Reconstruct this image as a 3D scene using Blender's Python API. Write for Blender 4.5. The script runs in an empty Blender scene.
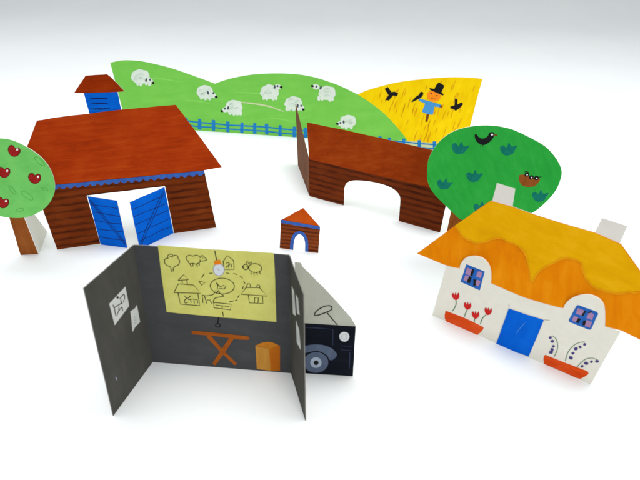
import bpy, math, random
from mathutils import Vector, Matrix
from mathutils.geometry import tessellate_polygon

random.seed(7)
S = bpy.context.scene
COL = S.collection

# ------------------------------------------------------------------ camera
CAM_H, F, PITCH, ROLL = 0.30, 500.0, math.radians(35.5), math.radians(1.6)
_r0, _u0 = Vector((1, 0, 0)), Vector((0, math.sin(PITCH), math.cos(PITCH)))
FWD = Vector((0, math.cos(PITCH), -math.sin(PITCH)))
RIGHT = math.cos(ROLL) * _r0 + math.sin(ROLL) * _u0
UP = -math.sin(ROLL) * _r0 + math.cos(ROLL) * _u0
EYE = Vector((0, 0, CAM_H))


def ray(p):
    return (RIGHT * ((p[0] - 320) / F) + UP * ((240 - p[1]) / F) + FWD).normalized()


def ground(p):
    d = ray(p)
    return EYE + d * (-EYE.z / d.z)


class Plane:
    """A sheet of card: local x runs along its foot, local z up the sheet, local y backwards."""

    def __init__(self, o, x, z):
        self.o = o.copy()
        self.x = x.normalized()
        self.y = z.cross(self.x).normalized()
        self.z = self.x.cross(self.y).normalized()
        self.m = Matrix((
            (self.x.x, self.y.x, self.z.x, o.x),
            (self.x.y, self.y.y, self.z.y, o.y),
            (self.x.z, self.y.z, self.z.z, o.z),
            (0, 0, 0, 1)))

    def hit(self, p):
        d = ray(p)
        t = (self.o - EYE).dot(self.y) / d.dot(self.y)
        return EYE + d * t

    def loc(self, p):
        w = self.hit(p) - self.o
        return (w.dot(self.x), w.dot(self.z))

    def px(self, p):
        a, b, c = self.loc(p), self.loc((p[0] + 1, p[1])), self.loc((p[0], p[1] + 1))
        return 0.5 * (math.hypot(b[0] - a[0], b[1] - a[1]) + math.hypot(c[0] - a[0], c[1] - a[1]))


def stand(g0, g1, lean=0.0):
    a, b = ground(g0), ground(g1)
    x = (b - a).normalized()
    back = Vector((0, 0, 1)).cross(x)
    al = math.radians(lean)
    return Plane(a, x, Vector((0, 0, 1)) * math.cos(al) + back * math.sin(al))


def hinge(pl, p0, p1, lean):
    """A sheet folded back from the line p0-p1 of the sheet pl."""
    a, b = pl.hit(p0), pl.hit(p1)
    x = (b - a).normalized()
    back = Vector((0, 0, 1)).cross(x).normalized()
    al = math.radians(lean)
    return Plane(a, x, x.cross(back).normalized() * math.cos(al) + back * math.sin(al))


def through(a, b, c):
    """Sheet through foot points a, b and a point c above."""
    x = (b - a).normalized()
    w = c - a
    return Plane(a, x, (w - x * w.dot(x)).normalized())


# ------------------------------------------------------------------ 2-d helpers
def Z(ox, oy, s):
    return lambda pts: [(ox + p[0] / s, oy + p[1] / s) for p in pts]


def smooth(pts, closed=False, n=6):
    out, N = [], len(pts)
    rng = range(N) if closed else range(N - 1)
    for i in rng:
        if closed:
            p0, p1, p2, p3 = pts[(i - 1) % N], pts[i], pts[(i + 1) % N], pts[(i + 2) % N]
        else:
            p1, p2 = pts[i], pts[i + 1]
            p0 = pts[i - 1] if i else (2 * p1[0] - p2[0], 2 * p1[1] - p2[1])
            p3 = pts[i + 2] if i + 2 < N else (2 * p2[0] - p1[0], 2 * p2[1] - p1[1])
        for k in range(n):
            t = k / n
            out.append(tuple(0.5 * (2 * p1[j] + (p2[j] - p0[j]) * t + (2 * p0[j] - 5 * p1[j] + 4 * p2[j] - p3[j]) * t * t
                                    + (3 * p1[j] - p0[j] - 3 * p2[j] + p3[j]) * t ** 3) for j in (0, 1)))
    if not closed:
        out.append(tuple(pts[-1]))
    return out


def wob(pts, amp=0.25, step=5.0, closed=True):
    """Hand-cut outline: long straight edges get points with a very slight waver."""
    out, N = [], len(pts)
    for i in range(N if closed else N - 1):
        a, b = pts[i], pts[(i + 1) % N]
        L = math.hypot(b[0] - a[0], b[1] - a[1])
        out.append(a)
        k = int(L / step)
        ph, fr = random.uniform(0, 6), random.uniform(1.2, 2.6)
        for j in range(1, k):
            t = j / k
            d = amp * math.sin(math.pi * t) * (0.6 * math.sin(ph + fr * t * 5) + random.uniform(-0.4, 0.4))
            out.append((a[0] + (b[0] - a[0]) * t - (b[1] - a[1]) / L * d, a[1] + (b[1] - a[1]) * t + (b[0] - a[0]) / L * d))
    if not closed:
        out.append(pts[-1])
    return out


def ell(cx, cy, rx, ry, rot=0, n=22, j=0.0):
    r = math.radians(rot)
    out = []
    for i in range(n):
        a = 2 * math.pi * i / n
        k = 1 + random.uniform(-j, j)
        x, y = rx * k * math.cos(a), ry * k * math.sin(a)
        out.append((cx + x * math.cos(r) - y * math.sin(r), cy + x * math.sin(r) + y * math.cos(r)))
    return out


def quad(q, u, v):
    """Bilinear point in quad q = top-left, top-right, bottom-right, bottom-left."""
    t = (q[0][0] + (q[1][0] - q[0][0]) * u, q[0][1] + (q[1][1] - q[0][1]) * u)
    b = (q[3][0] + (q[2][0] - q[3][0]) * u, q[3][1] + (q[2][1] - q[3][1]) * u)
    return (t[0] + (b[0] - t[0]) * v, t[1] + (b[1] - t[1]) * v)


# ------------------------------------------------------------------ mesh builder
LIFT = 0.00009


class Part:
    def __init__(self, pl):
        self.pl, self.v, self.f, self.fm, self.mats = pl, [], [], [], []

    def mi(self, m):
        if m not in self.mats:
            self.mats.append(m)
        return self.mats.index(m)

    def poly(self, L, m, y0, y1=None, side=None, back=None):
        """Prism of the local 2-d outline L from y0 (front) to y1 (behind)."""
        area = sum(L[i][0] * L[(i + 1) % len(L)][1] - L[(i + 1) % len(L)][0] * L[i][1] for i in range(len(L)))
        if area < 0:
            L = L[::-1]
        n, b = len(L), len(self.v)
        tri = tessellate_polygon([[Vector((p[0], p[1], 0)) for p in L]])
        self.v += [(p[0], y0, p[1]) for p in L]
        k = self.mi(m)
        for t in tri:
            a, c, d = (L[i] for i in t)
            s = (c[0] - a[0]) * (d[1] - a[1]) - (d[0] - a[0]) * (c[1] - a[1])
            t = t if s > 0 else t[::-1]
            self.f.append(tuple(b + i for i in t)); self.fm.append(k)
        if y1 is None:
            return
        self.v += [(p[0], y1, p[1]) for p in L]
        ks = self.mi(side or m)
        for i in range(n):
            j = (i + 1) % n
            self.f.append((b + i, b + n + i, b + n + j, b + j)); self.fm.append(ks)
        if back:
            kb = self.mi(back)
            for t in tri:
                a, c, d = (L[i] for i in t)
                s = (c[0] - a[0]) * (d[1] - a[1]) - (d[0] - a[0]) * (c[1] - a[1])
                t = t[::-1] if s > 0 else t
                self.f.append(tuple(b + n + i for i in t)); self.fm.append(kb)

    def card(self, pts, m, t=0.0006, edge=None, back=None, foot=False, y=0.0):
        L = [self.pl.loc(p) for p in pts]
        if foot:
            L = [(p[0], max(p[1], 0.0)) for p in L]
        self.poly(L, m, y, y + t, edge or PAPER, back or PAPER)
        return self

    def paint(self, pts, m, layer=1):
        self.poly([self.pl.loc(p) for p in pts], m, -LIFT * layer, -LIFT * (layer - 1) - 0.00001)
        return self

    def line(self, pts, w, m, layer=2, taper=False):
        """A brush or pen stroke w pixels wide."""
        if len(pts) < 2:
            return self
        u = self.pl.px(pts[len(pts) // 2])
        L = [self.pl.loc(p) for p in pts]
        l, r = [], []
        for i, p in enumerate(L):
            a, c = L[max(i - 1, 0)], L[min(i + 1, len(L) - 1)]
            dx, dy = c[0] - a[0], c[1] - a[1]
            d = math.hypot(dx, dy) or 1e-9
            h = 0.5 * w * u * (1 + 0.12 * math.sin(i * 2.1 + L[0][0] * 999))
            if taper:
                h *= 0.35 + 0.65 * math.sin(math.pi * (i + 0.5) / len(L))
            l.append((p[0] - dy / d * h, p[1] + dx / d * h))
            r.append((p[0] + dy / d * h, p[1] - dx / d * h))
        b, k = len(self.v), self.mi(m)
        y = -LIFT * layer
        n = len(L)
        self.v += [(p[0], y, p[1]) for p in l] + [(p[0], y, p[1]) for p in r]
        for i in range(n - 1):
            self.f.append((b + n + i, b + n + i + 1, b + i + 1, b + i)); self.fm.append(k)
        return self

    def strip(self, a, b_, m, layer=1):
        A, B = [self.pl.loc(p) for p in a], [self.pl.loc(p) for p in b_]
        b, n, k, y = len(self.v), len(a), self.mi(m), -LIFT * layer
        self.v += [(p[0], y, p[1]) for p in A] + [(p[0], y, p[1]) for p in B]
        for i in range(n - 1):
            self.f.append((b + n + i, b + n + i + 1, b + i + 1, b + i)); self.fm.append(k)
        return self

    def build(self, name, parent=None, label=None):
        me = bpy.data.meshes.new(name)
        me.from_pydata(self.v, [], self.f)
        for m in self.mats:
            me.materials.append(m)
        me.polygons.foreach_set('material_index', self.fm)
        me.update()
        o = bpy.data.objects.new(name, me)
        COL.objects.link(o)
        place(o, self.pl.m, parent)
        if label:
            o['label'] = label
        return o


WORLD = {}


def place(o, m, parent):
    WORLD[o.name] = m.copy()
    if parent is not None:
        o.parent = parent
        o.matrix_local = WORLD[parent.name].inverted() @ m
    else:
        o.matrix_world = m


def thing(name, label, cat, loc):
    o = bpy.data.objects.new(name, None)
    o.empty_display_size = 0.01
    COL.objects.link(o)
    place(o, Matrix.Translation(loc), None)
    o['label'], o['category'] = label, cat
    return o


# ------------------------------------------------------------------ materials
def srgb(r, g, b):
    f = lambda c: (c / 255 / 12.92) if c / 255 <= 0.04045 else ((c / 255 + 0.055) / 1.055) ** 2.4
    return (f(r), f(g), f(b), 1)


def gouache(name, cols, sx=60, sz=60, rot=0, rough=0.75, detail=8, contrast=(0.3, 0.7), dist=0.4, bump=0.25, blotch=0.35, spec=0.05):
    """Hand-brushed gouache on card: stretched brush streaks, larger blotches, paper grain."""
    m = bpy.data.materials.new(name)
    m.use_nodes = True
    nt = m.node_tree
    N, K = nt.nodes, nt.links
    bs = N['Principled BSDF']
    bs.inputs['Roughness'].default_value = rough
    bs.inputs['Specular IOR Level'].default_value = spec
    tc = N.new('ShaderNodeTexCoord')
    mp = N.new('ShaderNodeMapping')
    mp.inputs['Rotation'].default_value = (0, math.radians(rot), 0)
    K.new(tc.outputs['Object'], mp.inputs['Vector'])
    mp2 = N.new('ShaderNodeMapping')
    mp2.inputs['Scale'].default_value = (sx, 1, sz)
    K.new(mp.outputs['Vector'], mp2.inputs['Vector'])
    n1 = N.new('ShaderNodeTexNoise')
    n1.inputs['Scale'].default_value = 1
    n1.inputs['Detail'].default_value = detail
    n1.inputs['Roughness'].default_value = 0.68
    n1.inputs['Distortion'].default_value = dist
    K.new(mp2.outputs['Vector'], n1.inputs['Vector'])
    n2 = N.new('ShaderNodeTexNoise')
    n2.inputs['Scale'].default_value = 45
    n2.inputs['Detail'].default_value = 3
    K.new(tc.outputs['Object'], n2.inputs['Vector'])
    mx = N.new('ShaderNodeMix')
    mx.data_type = 'FLOAT'
    mx.inputs['Factor'].default_value = blotch
    K.new(n1.outputs['Fac'], mx.inputs['A'])
    K.new(n2.outputs['Fac'], mx.inputs['B'])
    cr = N.new('ShaderNodeValToRGB')
    el = cr.color_ramp.elements
    while len(el) < len(cols):
        el.new(0.5)
    for i, c in enumerate(cols):
        el[i].position = contrast[0] + (contrast[1] - contrast[0]) * i / max(1, len(cols) - 1)
        el[i].color = srgb(*c)
    K.new(mx.outputs['Result'], cr.inputs['Fac'])
    K.new(cr.outputs['Color'], bs.inputs['Base Color'])
    g = N.new('ShaderNodeTexNoise')
    g.inputs['Scale'].default_value = 1400
    g.inputs['Detail'].default_value = 2
    K.new(tc.outputs['Object'], g.inputs['Vector'])
    ad = N.new('ShaderNodeMath')
    ad.operation = 'ADD'
    K.new(g.outputs['Fac'], ad.inputs[0])
    K.new(n1.outputs['Fac'], ad.inputs[1])
    bp = N.new('ShaderNodeBump')
    bp.inputs['Strength'].default_value = bump
    bp.inputs['Distance'].default_value = 0.0004
    K.new(ad.outputs['Value'], bp.inputs['Height'])
    K.new(bp.outputs['Normal'], bs.inputs['Normal'])
    return m


def planks(name, base, dark, rows=90, sx=34, rough=0.8, thr=(0.20, 0.66)):
    """Dark plank strokes brushed in rows over a brown ground."""
    m = gouache(name, base, sx=30, sz=260, contrast=(0.3, 0.7), rough=rough)
    nt = m.node_tree
    N, K = nt.nodes, nt.links
    bs = N['Principled BSDF']
    src = bs.inputs['Base Color'].links[0].from_socket
    tc = N.new('ShaderNodeTexCoord')
    w = N.new('ShaderNodeTexWave')
    w.wave_type, w.bands_direction = 'BANDS', 'Z'
    w.inputs['Scale'].default_value = rows
    w.inputs['Distortion'].default_value = 1.6
    w.inputs['Detail'].default_value = 2
    w.inputs['Detail Scale'].default_value = 2.5
    K.new(tc.outputs['Object'], w.inputs['Vector'])
    mp = N.new('ShaderNodeMapping')
    mp.inputs['Scale'].default_value = (sx * 1.3, 1, 120)
    K.new(tc.outputs['Object'], mp.inputs['Vector'])
    n = N.new('ShaderNodeTexNoise')
    n.inputs['Scale'].default_value = 1
    n.inputs['Detail'].default_value = 4
    K.new(mp.outputs['Vector'], n.inputs['Vector'])
    # dark strokes lie in the plank rows and come and go along them
    mul = N.new('ShaderNodeMath')
    mul.operation = 'MULTIPLY'
    K.new(w.outputs['Fac'], mul.inputs[0])
    K.new(n.outputs['Fac'], mul.inputs[1])
    mr = N.new('ShaderNodeMapRange')
    mr.inputs['From Min'].default_value, mr.inputs['From Max'].default_value = thr
    K.new(mul.outputs[0], mr.inputs['Value'])
    mix = N.new('ShaderNodeMix')
    mix.data_type = 'RGBA'
    K.new(mr.outputs['Result'], mix.inputs['Factor'])
    K.new(src, mix.inputs['A'])
    mix.inputs['B'].default_value = srgb(*dark)
    K.new(mix.outputs['Result'], bs.inputs['Base Color'])
    return m


def flat(name, c, v=10, rough=0.7, spec=0.08, sx=180, sz=180):
    lo = tuple(max(0, x - v) for x in c)
    hi = tuple(min(255, x + v) for x in c)
    return gouache(name, [lo, hi], sx=sx, sz=sz, rough=rough, bump=0.12, spec=spec)


PAPER = flat('white_card', (222, 219, 210), 4, rough=0.85)
RED = gouache('barn_red_gouache', [(108, 30, 0), (144, 44, 2), (160, 62, 12)], sx=34, sz=260, contrast=(0.24, 0.74))
RED2 = gouache('stable_red_gouache', [(104, 34, 2), (134, 48, 6), (150, 64, 16)], sx=60, sz=200, rot=12, contrast=(0.24, 0.72))
PLANK = planks('barn_brown_planks', [(92, 34, 6), (110, 46, 12), (126, 58, 20)], (62, 23, 7), rows=42)
PLANK2 = planks('stable_brown_planks', [(88, 34, 8), (106, 44, 14), (120, 54, 22)], (60, 24, 10), rows=44)
PLANKK = planks('kennel_brown_planks', [(110, 48, 18), (140, 68, 30)], (58, 24, 12), rows=75)
KROOF = gouache('kennel_roof_gouache', [(168, 62, 8), (200, 84, 18)], sx=120, sz=120)
WINGB = gouache('wing_brown_gouache', [(100, 62, 44), (128, 84, 62)], sx=120, sz=20)
BLUE = gouache('barn_door_blue', [(0, 80, 182), (0, 94, 204), (8, 106, 214)], sx=40, sz=160, contrast=(0.3, 0.7))
BLUE2 = gouache('cottage_door_blue', [(0, 86, 192), (0, 94, 206), (8, 104, 214)], sx=110, sz=40, contrast=(0.3, 0.7))
DBLUE = flat('dark_blue_line', (14, 48, 120), 6)
TRIM = flat('trim_blue', (52, 92, 170), 14)
NAVYL = flat('louvre_navy', (10, 34, 96), 5)
GREEN = gouache('hill_green', [(94, 174, 64), (112, 190, 76), (124, 198, 84), (138, 204, 96)], sx=18, sz=90, rot=10, contrast=(0.16, 0.86))
HILLS = flat('hill_streak', (132, 204, 92), 5)
APGREEN = gouache('apple_tree_green', [(96, 180, 84), (112, 194, 98), (124, 204, 108)], sx=60, sz=60, contrast=(0.3, 0.7))
TRGREEN = gouache('tree_green', [(30, 146, 50), (44, 162, 62), (62, 180, 76)], sx=150, sz=36, rot=30, contrast=(0.2, 0.8))
TEAL = flat('leaf_teal', (10, 112, 96), 14)
LEAFL = flat('leaf_outline_green', (86, 168, 78), 6)
CREASE = flat('crease_light_green', (92, 186, 92), 5)
YELLOW = gouache('wheat_yellow', [(228, 182, 0), (240, 202, 4), (246, 212, 18)], sx=120, sz=28, rot=-14, contrast=(0.3, 0.7))
WHEAT = flat('wheat_ochre', (218, 158, 4), 12)
SHEEP = gouache('sheep_white', [(196, 214, 196), (214, 224, 212), (226, 230, 224)], sx=200, sz=200)
SHEEPL = flat('sheep_streak', (192, 210, 194), 5)
GREYD = flat('sheep_ear_grey', (74, 80, 92), 12)
INK = flat('ink_black', (24, 24, 26), 4, rough=0.6)
MAPINK = flat('map_ink', (46, 44, 22), 5)
FENCEB = flat('fence_blue', (30, 122, 190), 12)
FENCEP = flat('fence_pale', (196, 206, 160), 10)
SKYB = flat('scarecrow_blue', (70, 146, 206), 10)
ORANGE = flat('face_orange', (244, 138, 28), 8)
BROWN = gouache('trunk_brown', [(112, 56, 18), (140, 76, 30), (156, 90, 42)], sx=200, sz=30, contrast=(0.3, 0.7))
BROWN2 = flat('stick_brown', (120, 64, 24), 8)
APPLE = flat('apple_red', (150, 24, 22), 14)
APPLED = flat('apple_edge', (92, 40, 26), 8)
WHITE = flat('dab_white', (232, 232, 232), 4)
THATCH = gouache('thatch_orange', [(206, 110, 0), (218, 126, 0), (226, 142, 14)], sx=130, sz=34, rot=16, contrast=(0.3, 0.7))
THATCHY = gouache('thatch_ochre', [(206, 146, 0), (218, 160, 0), (226, 172, 20)], sx=40, sz=120, rot=-10, contrast=(0.3, 0.7))
THATCHM = flat('thatch_mid', (218, 144, 2), 8)
SCUFF = flat('door_scuff', (70, 140, 222), 6)
COTT = gouache('cottage_white', [(220, 216, 203), (226, 222, 210), (232, 228, 217)], sx=80, sz=80, contrast=(0.3, 0.7))
CHIM = gouache('chimney_white', [(204, 200, 192), (214, 210, 202)], sx=60, sz=60)
WINB = flat('window_blue', (34, 94, 176), 12)
PINK = flat('curtain_pink', (160, 122, 160), 16, sx=500, sz=500)
POT = gouache('planter_red', [(196, 56, 8), (214, 74, 22), (226, 92, 46)], sx=80, sz=200, contrast=(0.3, 0.7))
TULIP = flat('tulip_red', (196, 34, 32), 12)
STEM = flat('stem_green', (96, 132, 104), 10)
LAV = flat('lavender_purple', (72, 66, 122), 12)
PENCIL = flat('pencil_grey', (150, 150, 156), 6)
GREY = gouache('workshop_grey', [(60, 60, 56), (76, 75, 71), (92, 90, 86)], sx=150, sz=24, contrast=(0.1, 0.92), blotch=0.5)
GREY2 = gouache('workshop_grey_back', [(58, 59, 60), (70, 71, 72), (86, 87, 88)], sx=30, sz=120, rot=-6, contrast=(0.1, 0.95), blotch=0.5)
EDGEG = flat('grey_card_edge', (128, 126, 120), 8)
MAPY = gouache('map_yellow', [(196, 193, 100), (206, 203, 112), (214, 212, 124)], sx=120, sz=120, contrast=(0.3, 0.7))
DASH = flat('drawing_paper', (206, 208, 206), 6)
WOOD = flat('table_brown', (156, 80, 18), 12, sx=60, sz=300)
BOXL = gouache('box_light', [(176, 120, 42), (200, 144, 66)], sx=260, sz=30)
BOXR = gouache('box_orange', [(168, 88, 12), (190, 106, 26)], sx=260, sz=30)
BOXT = flat('box_top', (190, 116, 30), 10)
BULB = flat('bulb_grey', (206, 212, 218), 8)
CAP = flat('cap_orange', (226, 124, 24), 8)
NAVY = gouache('vehicle_navy', [(10, 13, 21), (14, 18, 28), (24, 29, 40)], sx=40, sz=160, contrast=(0.3, 0.75))
NAVYS = flat('vehicle_line', (42, 52, 74), 6)
SLATE = flat('guard_slate', (76, 88, 110), 12, sx=200, sz=60)
HUBG = flat('hub_grey', (150, 162, 180), 10)
LAMP = flat('lamp_white', (206, 208, 210), 8)
CABG = gouache('cab_grey', [(150, 152, 140), (160, 162, 150), (168, 170, 158)], sx=60, sz=40, contrast=(0.3, 0.7))

# ------------------------------------------------------------------ setting: white sheet sweeping up behind
def sweep():
    prof = [(-1.2, 0.0), (0.2, 0.0), (0.7, 0.0), (1.42, 0.0)]
    R = 0.7
    for i in range(1, 17):
        a = math.radians(90 * i / 16 * 0.92)
        prof.append((1.42 + R * math.sin(a), R * (1 - math.cos(a))))
    y, z = prof[-1]
    prof.append((y + 0.04, z + 0.35)); prof.append((y + 0.1, z + 0.9))
    xs = [-2.2, -1.1, 0, 1.1, 2.2]
    v = [(x, y, z) for (y, z) in prof for x in xs]
    f = [(r * 5 + c, r * 5 + c + 1, r * 5 + c + 6, r * 5 + c + 5) for r in range(len(prof) - 1) for c in range(4)]
    me = bpy.data.meshes.new('backdrop')
    me.from_pydata(v, [], f)
    me.polygons.foreach_set('use_smooth', [True] * len(f))
    m = bpy.data.materials.new('white_sheet')
    m.use_nodes = True
    N, K = m.node_tree.nodes, m.node_tree.links
    b = N['Principled BSDF']
    b.inputs['Roughness'].default_value = 0.55
    b.inputs['Specular IOR Level'].default_value = 0.3
    tc, n, cr = N.new('ShaderNodeTexCoord'), N.new('ShaderNodeTexNoise'), N.new('ShaderNodeValToRGB')
    n.inputs['Scale'].default_value = 6
    n.inputs['Detail'].default_value = 5
    cr.color_ramp.elements[0].position, cr.color_ramp.elements[1].position = 0.3, 0.7
    cr.color_ramp.elements[0].color = (0.79, 0.81, 0.815, 1)
    cr.color_ramp.elements[1].color = (0.82, 0.84, 0.84, 1)
    K.new(tc.outputs['Object'], n.inputs['Vector']); K.new(n.outputs['Fac'], cr.inputs['Fac']); K.new(cr.outputs['Color'], b.inputs['Base Color'])
    me.materials.append(m)
    o = bpy.data.objects.new('backdrop', me)
    COL.objects.link(o)
    o['kind'] = 'structure'
    o['label'] = 'plain white sheet under all the paper models, sweeping up behind them'


sweep()

# ================================================================== HILL SCREEN
zb, zc = Z(100, 50, 3.2), Z(280, 60, 3.0476)
hA = stand((120, 125.2), (312, 138.3))
hB = stand((312, 138.3), (437.5, 151.2))
hill = thing('hill_screen', 'long folded paper hillside with grazing sheep, blue fence and yellow wheat field at the back', 'paper hills', ground((312, 138.3)))
top1 = smooth([(110.3, 62.7), (118, 61), (125, 60.2), (136, 60.6), (146.9, 62.2), (168.8, 67.4), (190.6, 74.6), (215, 83.6)])
top2 = smooth([(215, 83.6), (224, 80.4), (234.4, 77.6), (250, 74.8), (265.6, 73.6), (283, 73.4), (300, 74.6), (312, 76.6)])
pA = Part(hA).card(top1 + top2[1:] + [(312, 138.3)] + wob([(312, 138.3), (250, 134.1), (190, 130), (126.6, 125.7)], closed=False)[1:], GREEN, foot=True)
pA.line(smooth(zb([(415, 165), (480, 170), (540, 180), (588, 197)])), 1.6, FENCEP, 1, taper=True)
for x0, y0, L in [(150, 78, 30), (185, 100, 26), (235, 92, 40), (270, 118, 24)]:
    pA.line(smooth([(x0, y0), (x0 + L * .5, y0 + 1.2), (x0 + L, y0 + 4)]), 1.4, HILLS, 1, taper=True)
panA = pA.build('hill_panel', hill)
border = smooth([(357.8, 94.4), (371, 103), (385, 114.2), (397, 127), (406.3, 138.6), (411, 146), (413.5, 148.9)])
pB = Part(hB).card([(312, 138.3)] + smooth([(312, 76.6), (322.7, 79.6), (340, 85.8), (357.8, 94.4)]) + border[1:-1] + [(413.5, 148.9)], GREEN, foot=True)
panB = pB.build('hill_panel', hill)
ytop = smooth([(357.8, 94.4), (365, 91), (375, 87.8), (391.5, 83.5), (406, 81), (421, 79.3), (437, 77.9), (453.9, 77.2), (470, 77.6), (482.4, 78.8)])
yel = Part(hB).card(ytop + wob([(482.4, 78.8), (470.3, 125.6), (464, 153.9)], closed=False)[1:] + [(413.5, 148.9)] + border[::-1][1:-1], YELLOW, foot=True)
ytop_at = lambda x: min(ytop, key=lambda p: abs(p[0] - x))[1]
for k in range(95):
    x, y = random.uniform(362, 478), random.uniform(82, 146)
    L = random.uniform(5, 12)
    if y - L < ytop_at(x) + 2 or x > 478 - (y - 79) * 0.25:
        continue
    bx = min(border, key=lambda p: abs(p[1] - y))[0] if y > 95 else 360
    if x < bx + 4:
        continue
    yel.line(smooth([(x, y), (x + L * .12, y - L * .5), (x + L * .33, y - L)], n=3), random.uniform(0.8, 1.2), WHEAT, 1, taper=True)
field = yel.build('wheat_field', hill)

# painted fence
zf = Z(180, 100, 4.923)
posts = [(-236, 62, 112), (-170, 68, 119), (-104, 74, 126), (-36, 80, 132), (30, 86, 138), (97, 93, 145), (165, 98, 150), (236, 106, 157), (305, 110, 161), (368, 113, 165), (427, 117, 169), (493, 124, 177), (563, 131, 183), (618, 136, 187)]


def fence(pl, name, posts, z, w, parent):
    p = Part(pl)
    for a, b in ((0.33, 0.33), (0.72, 0.72)):
        pts = [(x, t + (bm - t) * a + random.uniform(-1, 1)) for x, t, bm in posts]
        pts = [(pts[0][0] - 20, pts[0][1] - 2)] + pts + [(pts[-1][0] + 14, pts[-1][1] + 2)]
        p.line(z(smooth(pts)), w * .45, FENCEB, 2)
    for x, t, bm in posts:
        p.line(z([(x + random.uniform(-1, 1), t), (x, (t + bm) / 2), (x + random.uniform(-1, 1), bm)]), w, FENCEB, 3)
    return p.build(name, parent)


fence(hA, 'fence', posts, zf, 3.1, hill)
Part(hB).paint([(398.5, 140), (430, 142.6), (462, 146.5), (461, 153), (430, 149.9), (404, 147.4)], FENCEP, 1).build('fence_ground', hill)
z7 = Z(380, 70, 5.336)
fence(hB, 'fence', [(-330, 320, 372), (-250, 328, 380), (-165, 337, 388), (-80, 347, 398), (0, 354, 406), (50, 360, 412), (127, 366, 418), (210, 374, 428), (290, 380, 436), (370, 390, 444), (432, 398, 450)], z7, 3.0, hill)


def sheep(pl, z, body, rx, ry, head, ear, eye, nose, legs):
    cx, cy = body
    p = Part(pl)
    for lx, ly in legs:
        p.paint(z(ell(lx, ly, 13, 20, n=12, j=.06)), SHEEP, 1)
    pts = []
    for i in range(15):
        a = 2 * math.pi * i / 15
        k = 1 + (0.05 if i % 2 else -0.02) + random.uniform(-.03, .03)
        pts.append((cx + rx * k * math.cos(a), cy + ry * k * math.sin(a)))
    p.paint(z(smooth(pts, True, 4)), SHEEP, 2)
    p.paint(z(ell(*head, 30, 22, math.degrees(math.atan2(nose[1] - head[1], nose[0] - head[0])), n=16)), SHEEP, 3)
    for k in range(7):
        x, y = cx + random.uniform(-.6, .6) * rx, cy + random.uniform(-.6, .5) * ry
        p.line(z(smooth([(x - 12, y + 5), (x, y - 7), (x + 13, y + 4)])), 0.7, SHEEPL, 3)
    o = p.build('sheep', hill)
    q = Part(pl)
    q.paint(z(ell(*ear, 8, 15, random.uniform(-20, 20), n=12)), GREYD, 4)
    q.paint(z(ell(*eye, 8, 9, n=12)), GREYD, 4)
    q.paint(z(ell(*nose, 12, 9, 20, n=12)), INK, 4)
    q.build('face', o)
    return o


zs1, zs2, zs3, zs4 = Z(105, 55, 8), Z(180, 75, 8), Z(240, 75, 8), Z(290, 75, 8)
sheep(hA, zs1, (285, 172), 76, 56, (358, 205), (330, 200), (362, 197), (385, 222), [(262, 225), (288, 230), (330, 222), (356, 230)])
sheep(hA, zs2, (200, 135), 66, 54, (262, 160), (225, 142), (268, 145), (290, 175), [(172, 178), (205, 184), (238, 182)])
sheep(hA, zs2, (432, 255), 68, 56, (368, 275), (386, 262), (360, 268), (335, 288), [(400, 300), (432, 306), (460, 305), (484, 304)])
sheep(hA, zs3, (238, 135), 74, 58, (302, 95), (278, 95), (300, 88), (330, 97), [(192, 180), (215, 184), (266, 184), (288, 182)])
sheep(hA, zs3, (428, 224), 70, 54, (488, 258), (462, 245), (490, 245), (506, 275), [(376, 270), (395, 268), (430, 272), (470, 268)])
sheep(hB, zs4, (298, 143), 68, 56, (208, 94), (246, 102), (212, 92), (180, 88), [(232, 186), (258, 186), (320, 194), (338, 190)])
sheep(hB, zs4, (465, 370), 66, 50, (408, 388), (430, 376), (404, 382), (380, 390), [(420, 408), (450, 416), (490, 415)])

# scarecrow and crows
zk = Z(400, 75, 8.727)
sc = Part(hB)
sc.line(zk([(248, 325), (238, 370), (230, 408)]), 2.5, BROWN2, 2)
sc.paint(zk([(165, 203), (240, 224), (290, 238), (357, 258), (352, 282), (300, 274), (292, 320), (285, 347), (240, 340), (192, 322), (206, 285), (220, 250), (165, 224)]), SKYB, 3)
sc.paint(zk(ell(358, 273, 13, 11)), BROWN2, 3)
sco = sc.build('scarecrow', hill)
hd = Part(hB).paint(zk(ell(296, 182, 60, 50, 12)), ORANGE, 4)
hd.paint(zk(ell(272, 160, 7, 5)), INK, 5).paint(zk(ell(322, 180, 7, 5)), INK, 5)
hd.line(zk(smooth([(268, 196), (290, 208), (312, 206)])), 0.5, BROWN2, 5)
hd.build('head', sco)
Part(hB).paint(zk([(258, 112), (300, 122), (318, 85), (340, 63), (388, 92), (372, 130), (362, 152), (384, 168), (374, 178), (310, 150), (262, 128)]), INK, 5).build('hat', sco)
Part(hB).paint(zk(smooth([(100, 236), (138, 190), (165, 172), (182, 146), (204, 156), (192, 188), (152, 214)], True, 4)), INK, 4).build('crow', hill)
Part(hB).paint(z7([(25, 100), (42, 90), (62, 118), (78, 115), (98, 125), (92, 138), (70, 136), (48, 162), (28, 160), (46, 134)]), INK, 3).build('crow', hill)
Part(hB).paint(z7([(376, 194), (398, 188), (400, 152), (414, 155), (412, 184), (436, 172), (444, 182), (422, 206), (404, 217), (392, 208), (376, 205)]), INK, 3).build('crow', hill)

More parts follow.
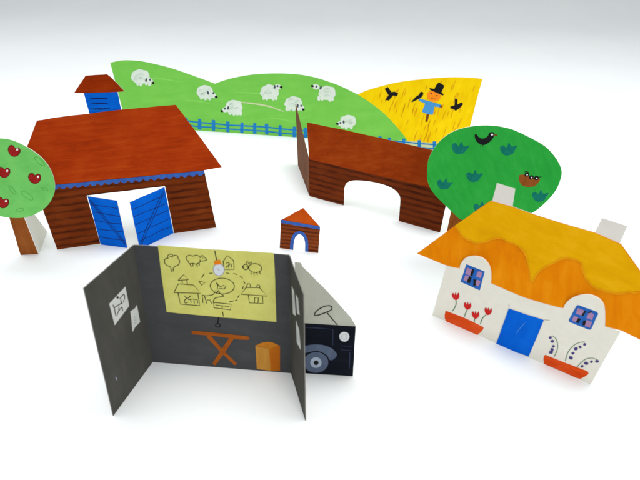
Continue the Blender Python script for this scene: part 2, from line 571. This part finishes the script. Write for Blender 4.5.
# ================================================================== BARN
bw = stand((57.2, 249.6), (216.3, 227.5))
barn = thing('barn', 'red roofed brown paper barn with open blue double doors and a small blue cupola', 'paper barn', ground((137, 238.5)))
f0, f1 = (36.5, 186.4), (204.2, 170.2)
w = Part(bw).card(wob([(57.2, 249.6), (43, 210), f0, f1, (216.3, 227.5), (174.2, 233.4), (165, 186.2), (86.5, 195.6), (100.4, 244)], 0.2), PLANK, foot=True, edge=PLANK)
w.build('wall', barn)
br = hinge(bw, f0, f1, 35)
Part(br).card(wob([(16, 188.0), (24.5, 153), (29, 142), (37, 120.6), (60, 117), (121.3, 109.6), (175.8, 104.8), (200, 137), (221.9, 167.1)], 0.2, closed=False) + [(204.2, 170.4), (110, 179.8), (38, 186.8)], RED, edge=RED, foot=True, y=-.0002).build('roof', barn)
# scalloped trim
tp, tu = [], []
N = 22
for i in range(N * 5 + 1):
    t = i / (N * 5)
    x, y = f0[0] + (f1[0] - f0[0]) * t, f0[1] + (f1[1] - f0[1]) * t
    tu.append((x + .1, y + .25))
    tp.append((x + .1, y + 2.7 + 2.6 * abs(math.sin(math.pi * t * N))))
Part(bw).strip(tu, tp, TRIM, 2).build('trim', barn)


def barn_door(q, flip):
    hb, ht, fb = ground(q[3]), bw.hit(q[0]), ground(q[2])
    if flip:
        pl = through(fb, hb, ht)
    else:
        pl = through(hb, fb, ht)
    d = Part(pl).card(wob(q, .15), BLUE, foot=True, back=PAPER)
    for v in (.16, .33, .5, .67, .84):
        d.line([quad(q, u, v + random.uniform(-.012, .012)) for u in (.03, .3, .6, .97)], .7, DBLUE, 1)
    for o in (-.045, .045):
        d.line([quad(q, min(max(u + o, .02), .98), .05 + .9 * u) for u in (.02, .3, .7, .98)], .6, DBLUE, 2)
    return d.build('door', barn)


z4 = Z(80, 175, 5.818)
barn_door(z4([(44, 124), (215, 149), (276, 425), (121, 405)]), False)
barn_door([(164.6, 187.2), (129.8, 202.2), (139.8, 249.4), (173.6, 233.2)], True)
# cupola
z5 = Z(60, 65, 8)
rg0, rg1 = br.hit((60, 117)), br.hit((121.3, 109.6))
cx = (rg1 - rg0).normalized()
cback = Vector((0, 0, 1)).cross(cx).normalized()
cup = Plane(rg0 + cback * 0.0012, cx, Vector((0, 0, 1)))
cu = Part(cup).card(wob(z5([(190, 222), (460, 212), (489, 352), (495, 372), (240, 402), (235, 388)]), .15), BLUE, t=.0008).build('cupola', barn)
Part(cup).card(wob(z5([(205, 82), (376, 71), (405, 92), (518, 208), (460, 213), (190, 223), (113, 222)]), .15), RED, t=.0008, y=-.0009).build('cupola_roof', cu)
for a, b in (((240, 265), (382, 268)), ((244, 303), (382, 306)), ((238, 352), (402, 349))):
    Part(cup).line(z5(smooth([a, ((a[0] + b[0]) / 2, (a[1] + b[1]) / 2 + 1), b])), 1.5, NAVYL, 1, taper=True).build('louvre', cu)

# ================================================================== APPLE TREE
at = stand((20.6, 255.0), (39.2, 254.0), -4)
atree = thing('apple_tree', 'paper apple tree with round light green crown and red apples beside the barn', 'paper tree', ground((30, 254.5)))
crown = smooth([(0, 137.9), (12.5, 139.8), (27, 146.5), (41.7, 157), (51, 169.6), (55.2, 184.2), (53.1, 196.7), (44.8, 208), (31.3, 215.4), (16.7, 217.6), (0, 215.6),
                (-14, 211), (-27, 199), (-33, 180), (-30, 163), (-20, 148), (-9, 139.5)], True, 5)
c = Part(at).card(crown, APGREEN, y=-.0007)
co = c.build('crown', atree)
z8 = Z(0, 130, 4.8)


class Shift(Plane):
    pass


def shifted(pl, d):
    return Plane(pl.o - pl.y * d, pl.x, pl.z)


atf = shifted(at, .0007)
for cx_, cy_, rot in ((66, 102, 25), (18, 204, 10), (166, 233, 8), (12, 350, 15), (-60, 150, 0), (-90, 260, 10)):
    def heart(k):
        r = math.radians(rot)
        base = [(0, -17), (12, -26), (27, -20), (31, -2), (22, 17), (5, 25), (-12, 21), (-27, 8), (-32, -8), (-25, -22), (-10, -24)]
        return z8(smooth([(cx_ + k * (x * math.cos(r) - y * math.sin(r)), cy_ + k * (x * math.sin(r) + y * math.cos(r))) for x, y in base], True, 4))
    a = Part(atf).paint(heart(1.0), APPLED, 1).paint(heart(.86), APPLE, 2)
    a.paint(z8(ell(cx_ + 17, cy_ - 9, 5, 6, 20, n=10)), WHITE, 3)
    a.build('apple', co)
for cx_, cy_, L, rot in ((190, 150, 30, 42), (130, 315, 34, 35), (215, 285, 16, 20), (95, 385, 20, -15), (60, 290, 24, 50), (-30, 210, 28, 30)):
    e = z8(ell(cx_, cy_, L, L * .36, rot, n=16))
    Part(atf).line(e + e[:1], .6, LEAFL, 1).build('leaf', co)
Part(at).card(wob([(8.4, 214), (23.3, 213.5), (24.9, 217.8), (39.2, 254), (20.6, 255), (9.8, 219.2)], .15), BROWN, foot=True).build('trunk', atree)
tb, tt, fb = ground((39.2, 254)), at.hit((24.9, 217.8)), ground((47.2, 231.5))
sp = through(tb, fb, tt)
Part(sp).card([(39.0, 254), (24.9, 217.8), (33.5, 213), (47.2, 231.5)], PAPER, foot=True).build('support_flap', atree, 'plain white folded back flap of card')

# ================================================================== STABLE
sw = stand((309.6, 196.2), (440, 232.5))
stable = thing('stable', 'long brown paper stable with wide arched opening, red roof and one folded gable wing', 'paper stable', ground((375, 214)))
z1 = Z(340, 120, 4.364)
arch = smooth(z1([(16, 372), (17, 330), (19, 298), (30, 275), (60, 264), (120, 267), (180, 279), (230, 299), (257, 325), (263, 348), (260, 400), (257, 442)]), n=5)
Part(sw).card([(309.6, 196.2), (309.1, 159.2), (446.8, 191.3), (447.5, 198)] + wob([(447.5, 198), (440, 232.5)], .15, closed=False)[1:] + [(420, 226.9)] + arch[::-1] + [(330, 201.8)], PLANK2, foot=True, edge=PLANK2).build('wall', stable)
sr = hinge(sw, (309.1, 159.2), (446.8, 191.3), 22)
Part(sr).card([(309.1, 159.5)] + wob([(307, 122.4), (345, 130), (433.5, 150.2), (449, 154)], .2, closed=False) + [(450, 191.6), (446.8, 191.6)], RED2, edge=RED2, foot=True, y=-.0002).build('roof', stable)
wp = through(ground((298, 165)), ground((309.6, 196.2)), sw.hit((309.1, 159.2)))
Part(wp).card(wob([(309.3, 196.2), (298, 165), (295.6, 103.8), (308.7, 158.6)], .1), WINGB, foot=True, edge=WINGB, y=-.0001).build('gable_wing', stable)

# ================================================================== KENNEL
kz = Z(265, 195, 8)
kp = stand((279.8, 248.1), (318.1, 253.1), 3)
ken = thing('kennel', 'tiny brown paper kennel with pointed orange roof and blue edged arch', 'paper kennel', ground((299, 250.6)))
karch = smooth(kz([(226, 437), (230, 385), (246, 334), (274, 314), (303, 330), (320, 375), (322, 452)]), n=5)
Part(kp).card(kz([(118, 425), (128, 205), (440, 262), (425, 466), (342, 455)]) + karch[::-1] + kz([(205, 437)]), PLANKK, foot=True, edge=PLANKK).build('wall', ken)
kr = hinge(kp, kz([(128, 205)])[0], kz([(440, 262)])[0], 14)
Part(kr).card(wob(kz([(124, 204), (305, 105), (443, 260)]), .2), KROOF, edge=KROOF).build('roof', ken)
Part(kp).paint(wob(kz([(126, 196), (300, 228), (440, 252), (441, 276), (290, 250), (126, 222)]), .3), TRIM, 3).build('trim', ken)
karo = smooth(kz([(200, 436), (205, 372), (228, 312), (272, 290), (318, 308), (344, 366), (346, 456)]), n=5)
Part(kp).paint(karch[::-1] + karo, TRIM, 2).build('arch_surround', ken)

# ================================================================== GREEN TREE
gt = stand((440, 252), (470, 256.5), 0)
gtree = thing('bird_tree', 'dark green paper tree with a painted blackbird and nest standing behind the cottage', 'paper tree', ground((455, 254)))
zg = Z(410, 110, 2.7826)
gcr = smooth(zg([(48, 168), (54, 130), (83, 86), (130, 55), (200, 42), (270, 49), (330, 74), (385, 108), (420, 160), (416, 200), (396, 236), (362, 270), (335, 288)])
             + [(508, 225), (484, 226), (462, 219.5), (456.7, 216)] + zg([(100, 266), (66, 231), (50, 200)]), True, 5)
g = Part(gt).card(gcr, TRGREEN, y=-.0007)
g.line(smooth(zg([(268, 96), (250, 150), (230, 212)])), 1.0, CREASE, 1)
go = g.build('crown', gtree)
gtf = shifted(gt, .0007)
leafshape = [(-22, -10), (-12, -14), (-5, -6), (4, -18), (9, -6), (24, -6), (14, 6), (8, 13), (-10, 14), (-20, 4)]
for cx_, cy_, k, rot in ((140, 107, 1.05, 0), (275, 110, 1.05, -12), (180, 185, 1.0, -8), (97, 207, .95, 0), (363, 240, 1.0, -8), (200, 272, 1.0, -10)):
    r = math.radians(rot)
    Part(gtf).paint(zg(smooth([(cx_ + k * (x * math.cos(r) - y * math.sin(r)), cy_ + k * (x * math.sin(r) + y * math.cos(r))) for x, y in leafshape], True, 3)), TEAL, 1).build('leaf', go)
z6 = Z(470, 125, 13.71)
bb = Part(gtf).paint(z6(smooth([(65, 135), (90, 125), (110, 155), (150, 182), (200, 180), (240, 155), (265, 110), (300, 95), (330, 108), (332, 140), (310, 190), (260, 240), (200, 272), (150, 268), (100, 235), (72, 185)], True, 4)), INK, 1)
bb.line(z6([(150, 260), (146, 285), (142, 300)]), .35, INK, 1).line(z6([(180, 262), (172, 290), (168, 308)]), .35, INK, 1)
bb.paint(z6([(326, 118), (378, 136), (372, 150), (330, 142)]), BROWN2, 2)
bb.paint(z6(ell(302, 130, 17, 12)), WHITE, 2)
bb.build('blackbird', go)
zn = Z(510, 165, 9.6)
ne = Part(gtf).paint(zn(smooth([(85, 130), (95, 95), (150, 95), (210, 118), (285, 130), (275, 165), (240, 200), (185, 212), (130, 202), (95, 170)], True, 4)), BROWN, 1)
nest = ne.build('nest', go)
ch = Part(gtf)
for cx_, cy_ in ((163, 90), (205, 118), (254, 124)):
    ch.paint(zn(ell(cx_, cy_, 24, 20, -20, n=14)), INK, 2)
    ch.paint(zn(ell(cx_ + 2, cy_ + 2, 8, 7, n=10)), WHITE, 3)
ch.line(zn([(140, 65), (160, 62), (178, 70)]), .7, INK, 2).line(zn([(272, 122), (292, 112), (302, 114)]), .7, INK, 2)
ch.build('chicks', go)
Part(gt).card([(452.2, 206), (476, 208), (468, 256.2), (442.5, 252.4)], BROWN, foot=True).build('trunk', gtree)

# ================================================================== COTTAGE
zh, z56 = Z(410, 230, 2.7826), Z(520, 240, 3)
cw = stand((432.3, 315.2), (590.7, 384.5), -2)
cot = thing('cottage', 'white paper cottage with orange thatched roof, blue door and painted flower boxes', 'paper cottage', ground((511, 350)))
d1 = smooth([(459.8, 268.8), (460.6, 264.5), (464.5, 259), (470, 256.6), (477, 256.4), (484, 259), (489, 265), (491, 272), (491.2, 283.0)], n=4)
d2 = smooth([(563.3, 308.3), (565.5, 304), (571, 299), (578, 296), (586, 294.6), (594, 296), (601, 300.5), (604.6, 308), (605.2, 326.2)], n=4)
eave_mid = smooth([(491.2, 283.0), (507, 290), (525, 297.4), (545, 303.5), (563.3, 308.3)], n=4)
Part(cw).card(wob([(446.2, 266.2), (432.3, 315.2), (511, 349.6), (590.7, 384.5), (620.5, 332.2)], .2, closed=False) + d2[::-1] + eave_mid[::-1][1:-1] + d1[::-1], COTT, t=.0007, foot=True, y=.0).build('wall', cot)
cr_ = hinge(cw, (444.5, 266), (621, 331.5), 16)
ridge = [(490.8, 200.6), (512, 206.3), (530, 212.8), (560, 222.3), (595, 232.3), (621.3, 243.8)]
right = [(640, 270), (660, 312), (668, 352)]
rf = Part(cr_).card([(417.2, 253.4), (428, 245.5)] + wob([(428, 245.5), (455, 225.6), (490.8, 200.6)], .2, closed=False)[1:] + ridge[1:] + right + [(640, 339.5), (621.5, 330.6)] + d2[::-1] + eave_mid[::-1][1:-1] + d1[::-1] + [(444.3, 264.6)], THATCH, y=-.0004)
ro = rf.build('roof', cot)
crf = shifted(cr_, .0004)
scal = smooth([(455, 225.5), (457, 228.5), (461.6, 234.6), (467, 239.2), (473.8, 241.9), (480, 242.6), (487, 241), (496.3, 238), (504, 239.6), (511.3, 242.8), (518, 246), (523.5, 250.5), (527.5, 263), (531.7, 280.5)], n=4) + \
    smooth([(532.3, 280.5), (537, 274), (543.3, 268), (553, 262), (563.3, 258.6), (573, 259), (580.5, 262.5), (583, 269), (586, 277.5), (591, 284), (598, 288.6), (608, 291.6), (620, 292.8), (632, 292), (643, 290.5), (650.5, 292.5)], n=4)
Part(crf).paint(scal + [(638.8, 270), (621, 244.9)] + [(p[0], p[1] + .7) for p in ridge[::-1][1:-1]] + [(491, 201.4), (480, 208.6)], THATCHY, 1).build('thatch_cap', ro)
rs = Part(crf)
for k in range(0, len(scal) - 10, 5):
    seg = [(p[0] + random.uniform(-.8, .8), p[1] + random.uniform(-.5, 1.6)) for p in scal[k:k + 9:2]]
    rs.line(smooth(seg, n=3), random.uniform(1.2, 2.6), THATCHM, 2 + (k // 5) % 3, taper=True)
rs.build('thatch_stroke', ro)
for c_ in ([(490.9, 204), (492.3, 200.8), (496.8, 183.2), (515, 189), (512.4, 206.2), (511.5, 210)], [(594, 235), (595, 232.2), (602, 218), (627.5, 226.3), (620, 242.9), (619, 246)]):
    Part(cr_).card(wob(c_, .15), CHIM, y=.0003).build('chimney', ro)
zd = Z(490, 300, 7.386)
Part(cw).card(wob(zd([(140, 60), (400, 145), (287, 416), (45, 327)]), .25), BLUE2, t=.0004, y=-.0005, foot=True).build('door', cot)
Part(shifted(cw, .0005)).line(zd(smooth([(262, 165), (225, 205), (192, 250)])), .5, SCUFF, 1, taper=True).build('scuff', bpy.data.objects[[o.name for o in cot.children if o.name.startswith('door')][0]])
Part(cw).line(zd([(141, 28), (140, 58)]), .5, PENCIL, 1).build('pencil_mark', cot)
Part(cw).line(zd([(400, 146), (442, 150)]), .5, PENCIL, 1).build('pencil_mark', cot)
zw1, zw2 = Z(455, 255, 12), Z(560, 295, 12)


def quadlet(cx, cy, a, b, rot):
    r = math.radians(rot)
    P = [(-a, -b), (0, -b * 1.04), (a, -b), (a * 1.04, 0), (a, b), (0, b * 1.02), (-a, b), (-a * 1.03, 0)]
    P = [(x * .86 + random.uniform(-3, 3), y * .86 + random.uniform(-3, 3)) for x, y in P]
    return [(cx + x * math.cos(r) - y * math.sin(r), cy + x * math.sin(r) + y * math.cos(r)) for x, y in P]


def window(z, q, panes, slits):
    o = Part(cw).paint(wob(z(q), .15, 3), WINB, 1).build('window', cot)
    pp = Part(cw)
    for cx_, cy_, a, b in panes:
        pp.paint(z(smooth(quadlet(cx_, cy_, a, b, 21), True, 3)), PINK, 2)
    pp.build('curtain', o)
    s = Part(cw)
    for a, b, w_ in slits:
        s.line(z([a, ((a[0] + b[0]) / 2, (a[1] + b[1]) / 2), b]), w_, INK, 3)
    s.build('dark_pane', o)


window(zw1, [(138, 110), (358, 200), (298, 425), (65, 320)], [(170, 200, 40, 42), (293, 235, 34, 38), (138, 282, 32, 36), (274, 336, 28, 38)],
       [((220, 170), (196, 250), 2), ((186, 262), (160, 332), 2.6), ((240, 292), (234, 368), 2.2)])
window(zw2, [(195, 135), (215, 120), (440, 200), (460, 225), (375, 410), (350, 418), (115, 325), (105, 300)], [(242, 205, 48, 38), (365, 252, 40, 42), (188, 290, 38, 34), (340, 345, 40, 42)],
       [((305, 190), (268, 248), 1.6), ((236, 280), (206, 330), 2.4), ((340, 215), (380, 195), 1.2), ((298, 305), (284, 362), 2)])
zp1, zp2 = Z(430, 280, 8), Z(535, 325, 8)
Part(cw).paint(smooth(zp1([(125, 245), (180, 266), (280, 305), (370, 348), (430, 378)]), n=3) + zp1([(424, 398), (406, 418), (374, 444), (330, 428), (130, 332), (120, 310), (117, 285)]), POT, 1).build('planter', cot)
Part(cw).paint(smooth(zp2([(72, 250), (84, 239), (110, 250)]), n=3) + zp2([(250, 305), (400, 362), (425, 374), (429, 392), (400, 412), (362, 431), (330, 422), (200, 365), (75, 312), (67, 275)]), POT, 1).build('planter', cot)
for cx_, cy_, rot, st in ((207, 130, 0, [(208, 158), (210, 190), (200, 218), (180, 250)]), (302, 207, 8, [(300, 235), (287, 262), (276, 292)]),
                          (365, 279, 6, [(360, 305), (356, 325), (354, 338)]), (466, 250, 12, [(450, 278), (425, 300), (412, 325), (404, 354)])):
    r = math.radians(rot)
    shp = [(-32, -18), (-20, -28), (-10, -8), (-2, -34), (8, -8), (22, -32), (26, -18), (30, 0), (20, 22), (2, 31), (-16, 22), (-28, 4)]
    t = Part(cw).line(zp1(smooth(st)), .75, STEM, 2)
    t.paint(zp1([(cx_ + x * math.cos(r) - y * math.sin(r), cy_ + x * math.sin(r) + y * math.cos(r)) for x, y in shp]), TULIP, 3)
    t.build('tulip', cot)
for st, dots in (([(140, 86), (168, 110), (181, 150), (178, 200), (155, 252)], [(123, 100), (140, 130), (148, 170), (138, 195), (130, 216)]),
                 ([(398, 134), (350, 142), (300, 172), (262, 225), (243, 288)], [(398, 155), (362, 175), (328, 190), (305, 225), (288, 262)]),
                 ([(500, 276), (455, 264), (410, 272), (370, 300), (335, 337)], [(497, 290), (452, 293), (410, 305), (377, 330)])):
    l = Part(cw).line(zp2(smooth(st)), .6, STEM, 2)
    for x, y in dots:
        k = random.uniform(.8, 1.15)
        l.paint(zp2(ell(x, y, 15 * k, 12 * k, random.uniform(-30, 30), n=10, j=.1)), LAV, 3)
    l.build('lavender', cot)

# ================================================================== WORKSHOP
ws = thing('workshop', 'dark grey folding paper workshop room with a yellow map painted on its back wall', 'paper room', ground((222, 367)))
wb = stand((152.8, 362.1), (291, 373.2), 7)
TL, TR = (133.8, 245), (289.2, 255.0)
Part(wb).card([(152.8, 362.1), TL] + wob([TL, (210, 249.6), TR], .25, closed=False)[1:] + [(291, 373.2)], GREY2, foot=True, edge=EDGEG).build('back_wall', ws)
wl = through(ground((113.4, 415.9)), ground((152.8, 362.1)), wb.hit(TL))
L = Part(wl).card(wob([(113.4, 415.9), (83.8, 288.2), TL], .2, closed=False) + [(152.8, 362.1)], GREY, foot=True, edge=EDGEG, back=PAPER)
L.line([(115.6, 377), (116.5, 379), (117, 380)], .7, HUBG, 1)
L.build('side_wall', ws)
wr = through(ground((291, 373.2)), ground((305.3, 420.8)), wb.hit(TR))
Part(wr).card(wob([(291, 373.2), TR, (303.3, 294.2), (305.3, 420.8)], .15), GREY, foot=True, edge=EDGEG, back=PAPER).build('side_wall', ws)
zF, q1, q2, q3, q4 = Z(150, 235, 4.5714), Z(160, 240, 8), Z(215, 240, 8), Z(160, 270, 8), Z(215, 270, 8)
mp = Part(wb).paint(wob(zF([(36, 46), (200, 60), (400, 72), (566, 82), (572, 200), (578, 397), (400, 382), (240, 368), (77, 352), (55, 200)]), .2), MAPY, 1)
mapo = mp.build('wall_map', ws)
LW = .74


def pen(name, *strokes, w=LW):
    p = Part(wb)
    for s in strokes:
        p.line(s, w, MAPINK, 2)
    return p.build(name, mapo)


cl = lambda z, pts: z(pts + pts[:1])
pen('tree_drawing', q1(smooth([(84, 214), (60, 204), (40, 186), (38, 160), (52, 146), (66, 147), (61, 130), (76, 115), (98, 114), (108, 128), (122, 121), (142, 128), (145, 147), (158, 166), (150, 196), (128, 208), (110, 220)])),
    q1([(84, 212), (90, 235), (93, 254)]), q1([(110, 220), (106, 238), (108, 252)]), q1(smooth([(80, 135), (95, 130), (104, 140)])))
pen('sheep_drawing', q1(smooth([(228, 168), (210, 152), (216, 130), (240, 122), (265, 128), (290, 120), (314, 130), (322, 142)])), q1(smooth([(226, 166), (236, 188), (265, 186), (292, 192), (318, 178), (322, 166)])),
    q1([(240, 190), (246, 202), (252, 216)]), q1([(264, 188), (264, 200), (266, 211)]), q1([(294, 192), (297, 202), (300, 214)]), q1([(314, 182), (315, 195), (316, 206)]),
    q1(smooth([(320, 142), (338, 123), (356, 136), (375, 158), (350, 166), (330, 168), (318, 156)])), q1([(340, 140), (347, 145)]))
pen('kennel_drawing', cl(q2, [(66, 170), (100, 124), (150, 165), (154, 235), (76, 236)]), q2(smooth([(88, 186), (108, 178), (112, 198), (92, 214), (96, 222)])), q2(smooth([(108, 220), (118, 192), (130, 196), (132, 220)])))
pen('pig_drawing', cl(q2, ell(322, 224, 52, 36, 6)), cl(q2, ell(246, 216, 20, 22)), q2([(248, 194), (258, 164), (272, 192)]), q2([(274, 190), (294, 170), (292, 192)]), q2([(222, 205), (220, 222), (236, 226)]),
    q2([(252, 212), (258, 216)]), q2([(286, 262), (296, 276)]), q2([(310, 264), (316, 278)]), q2([(336, 264), (340, 278)]), q2([(356, 256), (364, 272)]))
pen('path_drawing', q1([(392, 266), (408, 265), (422, 264)]), q1([(334, 302), (344, 286), (356, 268)]), q2([(88, 262), (100, 264), (116, 268)]), q2([(146, 268), (160, 270), (176, 276)]), q2([(200, 288), (212, 296), (222, 306)]),
    q2([(228, 328), (236, 338), (240, 350)]), q2([(228, 370), (224, 380), (220, 392)]), q4([(180, 222), (188, 212), (196, 200)]), q4([(160, 244), (170, 242), (180, 238)]), q4([(114, 252), (132, 250), (150, 247)]), cl(q1, [(310, 326), (360, 340), (334, 362)]), w=.75)
pen('pond_drawing', cl(zF, ell(331, 233, 55, 36, 2, n=28)), cl(q3, [(450, 100), (462, 112), (482, 134), (510, 122), (530, 134), (512, 152), (486, 146), (458, 154), (464, 126)]))
pen('barn_drawing', cl(q3, [(146, 84), (190, 36), (230, 76)]), q3([(176, 82), (180, 106)]), q3([(216, 78), (220, 110)]), cl(q3, [(112, 180), (148, 110), (270, 120), (325, 186)]), q3([(145, 182), (154, 225), (164, 272), (320, 285), (312, 240), (304, 188)]),
    q3(smooth([(195, 205), (214, 224), (232, 220), (246, 204)])), q3(smooth([(214, 226), (196, 246), (204, 264), (224, 258)])), q3([(226, 236), (262, 232), (300, 238), (302, 266)]), q3([(246, 236), (250, 262)]), q3([(272, 240), (276, 266)]))
pen('horse_drawing', q3(smooth([(344, 262), (342, 230), (340, 202), (372, 206), (424, 196), (440, 176), (452, 186), (470, 164), (480, 186), (512, 208), (470, 216), (440, 226), (428, 250), (432, 270)])),
    q3([(356, 208), (366, 236), (376, 268)]), q3([(376, 240), (400, 238), (414, 268)]), q3([(450, 172), (446, 160)]))
pen('trough_drawing', cl(zF, [(293, 308), (372, 316), (368, 342), (292, 332)]), zF([(300, 320), (364, 327)]), zF([(330, 322), (331, 338)]), zF([(332, 350), (334, 360), (336, 372)]))
pen('cottage_drawing', cl(q4, [(250, 140), (356, 140), (416, 208), (206, 194)]), q4([(252, 138), (262, 108), (280, 110), (286, 136)]), q4([(334, 138), (340, 118), (356, 120), (360, 140)]), q4([(268, 200), (275, 262), (385, 268), (380, 206)]), q4([(316, 262), (318, 220), (348, 222), (344, 262)]))
bl = Part(wb).paint(q1(ell(471, 236, 47, 52, -12)), PENCIL, 3).paint(q1(ell(471, 236, 41, 46, -12)), BULB, 4)
bl.line(q1([(458, 224), (472, 238), (482, 246)]), .5, PENCIL, 5)
blo = bl.build('light_bulb', ws)
Part(wb).paint(q1([(434, 168), (458, 160), (480, 156), (492, 188), (462, 196), (436, 194)]), CAP, 5).build('cap', blo)
Part(wb).line(q1(smooth([(440, 84), (446, 120), (455, 160)])), .8, INK, 4).build('cord', blo)
pc = zF(ell(311, 413, 11, 8))
Part(wb).line(zF([(314, 376), (312, 392), (310, 406)]), 1.0, INK, 2).line(pc + pc[:1], .9, INK, 2).build('pull_cord', ws)
zt = Z(185, 315, 5.818)
tb_ = Part(wb).line(zt([(135, 120), (210, 205), (296, 288)]), 3.6, WOOD, 1).line(zt([(276, 128), (225, 205), (168, 288)]), 3.6, WOOD, 2)
tb_.paint(zt([(40, 90), (150, 100), (340, 120), (368, 124), (376, 134), (368, 144), (320, 142), (180, 122), (40, 110)]), WOOD, 3).build('trestle_table', ws)
bx = Part(wb).paint(zt([(410, 180), (490, 197), (498, 324), (418, 314)]), BOXL, 1).paint(zt([(490, 197), (553, 180), (553, 325), (498, 324)]), BOXR, 1).paint(zt(smooth([(412, 178), (440, 164), (475, 156), (510, 160), (552, 179)], n=3) + [(490, 196)]), BOXT, 2)
bx.build('box', ws)
z3 = Z(75, 270, 6.856)
pg = Part(wl).paint(z3([(235, 232), (345, 114), (371, 246), (272, 379)]), DASH, 1)
pgo = pg.build('cow_picture', ws)
k = Part(wl)
for s in ([(258, 238), (268, 262), (276, 300), (280, 318)], [(266, 262), (290, 244), (318, 228)], [(286, 316), (296, 286), (320, 256), (326, 282)], [(312, 205), (322, 232)], [(304, 200), (330, 168), (340, 186), (330, 222)], [(298, 288), (300, 250)]):
    k.line(z3(smooth(s)), .75, INK, 2)
k.paint(z3(ell(291, 188, 8, 9, n=10)), INK, 2)
k.build('cow', pgo)
pg2 = Part(wl).paint(z3([(380, 284), (412, 262), (424, 240), (434, 290), (446, 356), (412, 392), (394, 426), (388, 350)]), DASH, 1)
for y in (330, 350, 370):
    pg2.line(z3([(402, y), (412, y - 8), (422, y - 16)]), .35, PENCIL, 2)
pg2.build('notice', ws)
for q in ([(291.9, 286), (294.2, 291.7), (295.8, 315.8), (293.2, 314.0)], [(295.9, 294.5), (298, 298.5), (299.7, 315), (297.3, 313.6)], [(296, 320.5), (299.2, 330), (300.8, 350), (297, 342.5)]):
    p = Part(wr).paint(q, DASH, 1)
    p.line([quad(q, .5, .2), quad(q, .4, .5), quad(q, .5, .8)], .3, PENCIL, 2)
    p.build('notice', ws)

# ================================================================== VEHICLE
vp = stand((297, 372.9), (353, 376.3))
veh = thing('paper_truck', 'dark navy paper truck with grey cab top standing behind the workshop side wall', 'paper truck', ground((327, 374.7)))
zv, zv1 = Z(280, 310, 6), Z(270, 240, 6)
Part(vp).card(wob([(297, 372.9), (297, 322.6), (355.8, 326.3), (353, 376.3)], .2), NAVY, foot=True).line(zv([(150, 104), (230, 108), (318, 116), (316, 214)]), .7, NAVYS, 1) \
    .line(zv([(368, 214), (395, 216), (432, 218)]), .6, NAVYS, 1).line(zv([(366, 238), (400, 242), (430, 243)]), .6, NAVYS, 1).line(zv([(420, 252), (418, 300), (416, 352)]), .6, NAVYS, 1).build('body', veh)
vc = hinge(vp, (297, 322.6), (355.8, 326.3), 24)
Part(vc).card(wob([(297, 322.4), (294.6, 261.9), (300.8, 262.8), (302.6, 266.6), (327, 291), (351, 317.6), (355.8, 326.1)], .25), CABG).build('cab', veh)
Part(vp).paint(zv(smooth([(120, 228), (150, 216), (200, 207), (260, 211), (310, 230), (338, 258), (340, 276), (318, 298), (296, 298), (280, 270), (220, 245), (120, 262)], True, 4)), SLATE, 1).build('mudguard', veh)
wh = Part(vp).paint(zv(ell(216, 314, 74, 62, n=30)), SLATE, 2).build('wheel', veh)
Part(vp).paint(zv(ell(216, 314, 34, 32)), HUBG, 3).paint(zv(ell(217, 315, 15, 14)), INK, 4).build('hub', wh)
hl = Part(vp).paint(zv(ell(386, 160, 30, 29, j=.04)), LAMP, 1)
e = zv(ell(386, 160, 17, 16, n=14))
hl.line(e + e[:1], .4, PENCIL, 2).build('headlight', veh)
e = zv1(smooth([(268, 452), (276, 430), (312, 404), (350, 394), (371, 402), (366, 420), (336, 434), (292, 450)], True, 4))
Part(vc).line(e + e[:1], 1.1, INK, 1).line([(326.5, 311.8), (333, 320), (337.5, 325)], 1.0, INK, 1).build('steering_wheel', veh)

# ------------------------------------------------------------------ light
W = bpy.data.worlds.new('World')
S.world = W
W.use_nodes = True
bg = W.node_tree.nodes['Background']
bg.inputs['Color'].default_value = (0.93, 0.97, 0.99, 1)
bg.inputs['Strength'].default_value = 0.49


def area(name, loc, target, sx, sy, power, col):
    d = bpy.data.lights.new(name, 'AREA')
    d.shape, d.size, d.size_y, d.energy, d.color = 'RECTANGLE', sx, sy, power, col
    d.spread = math.radians(101 if name == 'overhead_softbox' else 180)
    o = bpy.data.objects.new(name, d)
    COL.objects.link(o)
    o.location = loc
    o.rotation_euler = (Vector(target) - Vector(loc)).to_track_quat('-Z', 'Y').to_euler()


area('overhead_softbox', (0.05, 0.58, 1.3), (0.05, 0.58, 0), 2.6, 0.7, 9.2, (0.985, 0.99, 1.0))
area('front_softbox', (0.5, -0.75, 0.9), (0, 0.45, 0.03), 0.8, 0.6, 6.8, (1, 0.99, 0.97))

cd = bpy.data.cameras.new('camera')
cam = bpy.data.objects.new('camera', cd)
COL.objects.link(cam)
cd.sensor_fit, cd.sensor_width, cd.lens = 'HORIZONTAL', 36, F / 640 * 36
cd.clip_start, cd.clip_end = 0.01, 50
cam.matrix_world = Matrix(((RIGHT.x, UP.x, -FWD.x, EYE.x), (RIGHT.y, UP.y, -FWD.y, EYE.y), (RIGHT.z, UP.z, -FWD.z, EYE.z), (0, 0, 0, 1)))
cd.dof.use_dof = True
cd.dof.focus_distance = 0.5
cd.dof.aperture_fstop = 13
S.camera = cam
S.view_settings.view_transform = 'Standard'
S.view_settings.look = 'None'
S.view_settings.exposure = 0.17
S.view_settings.gamma = 1.0
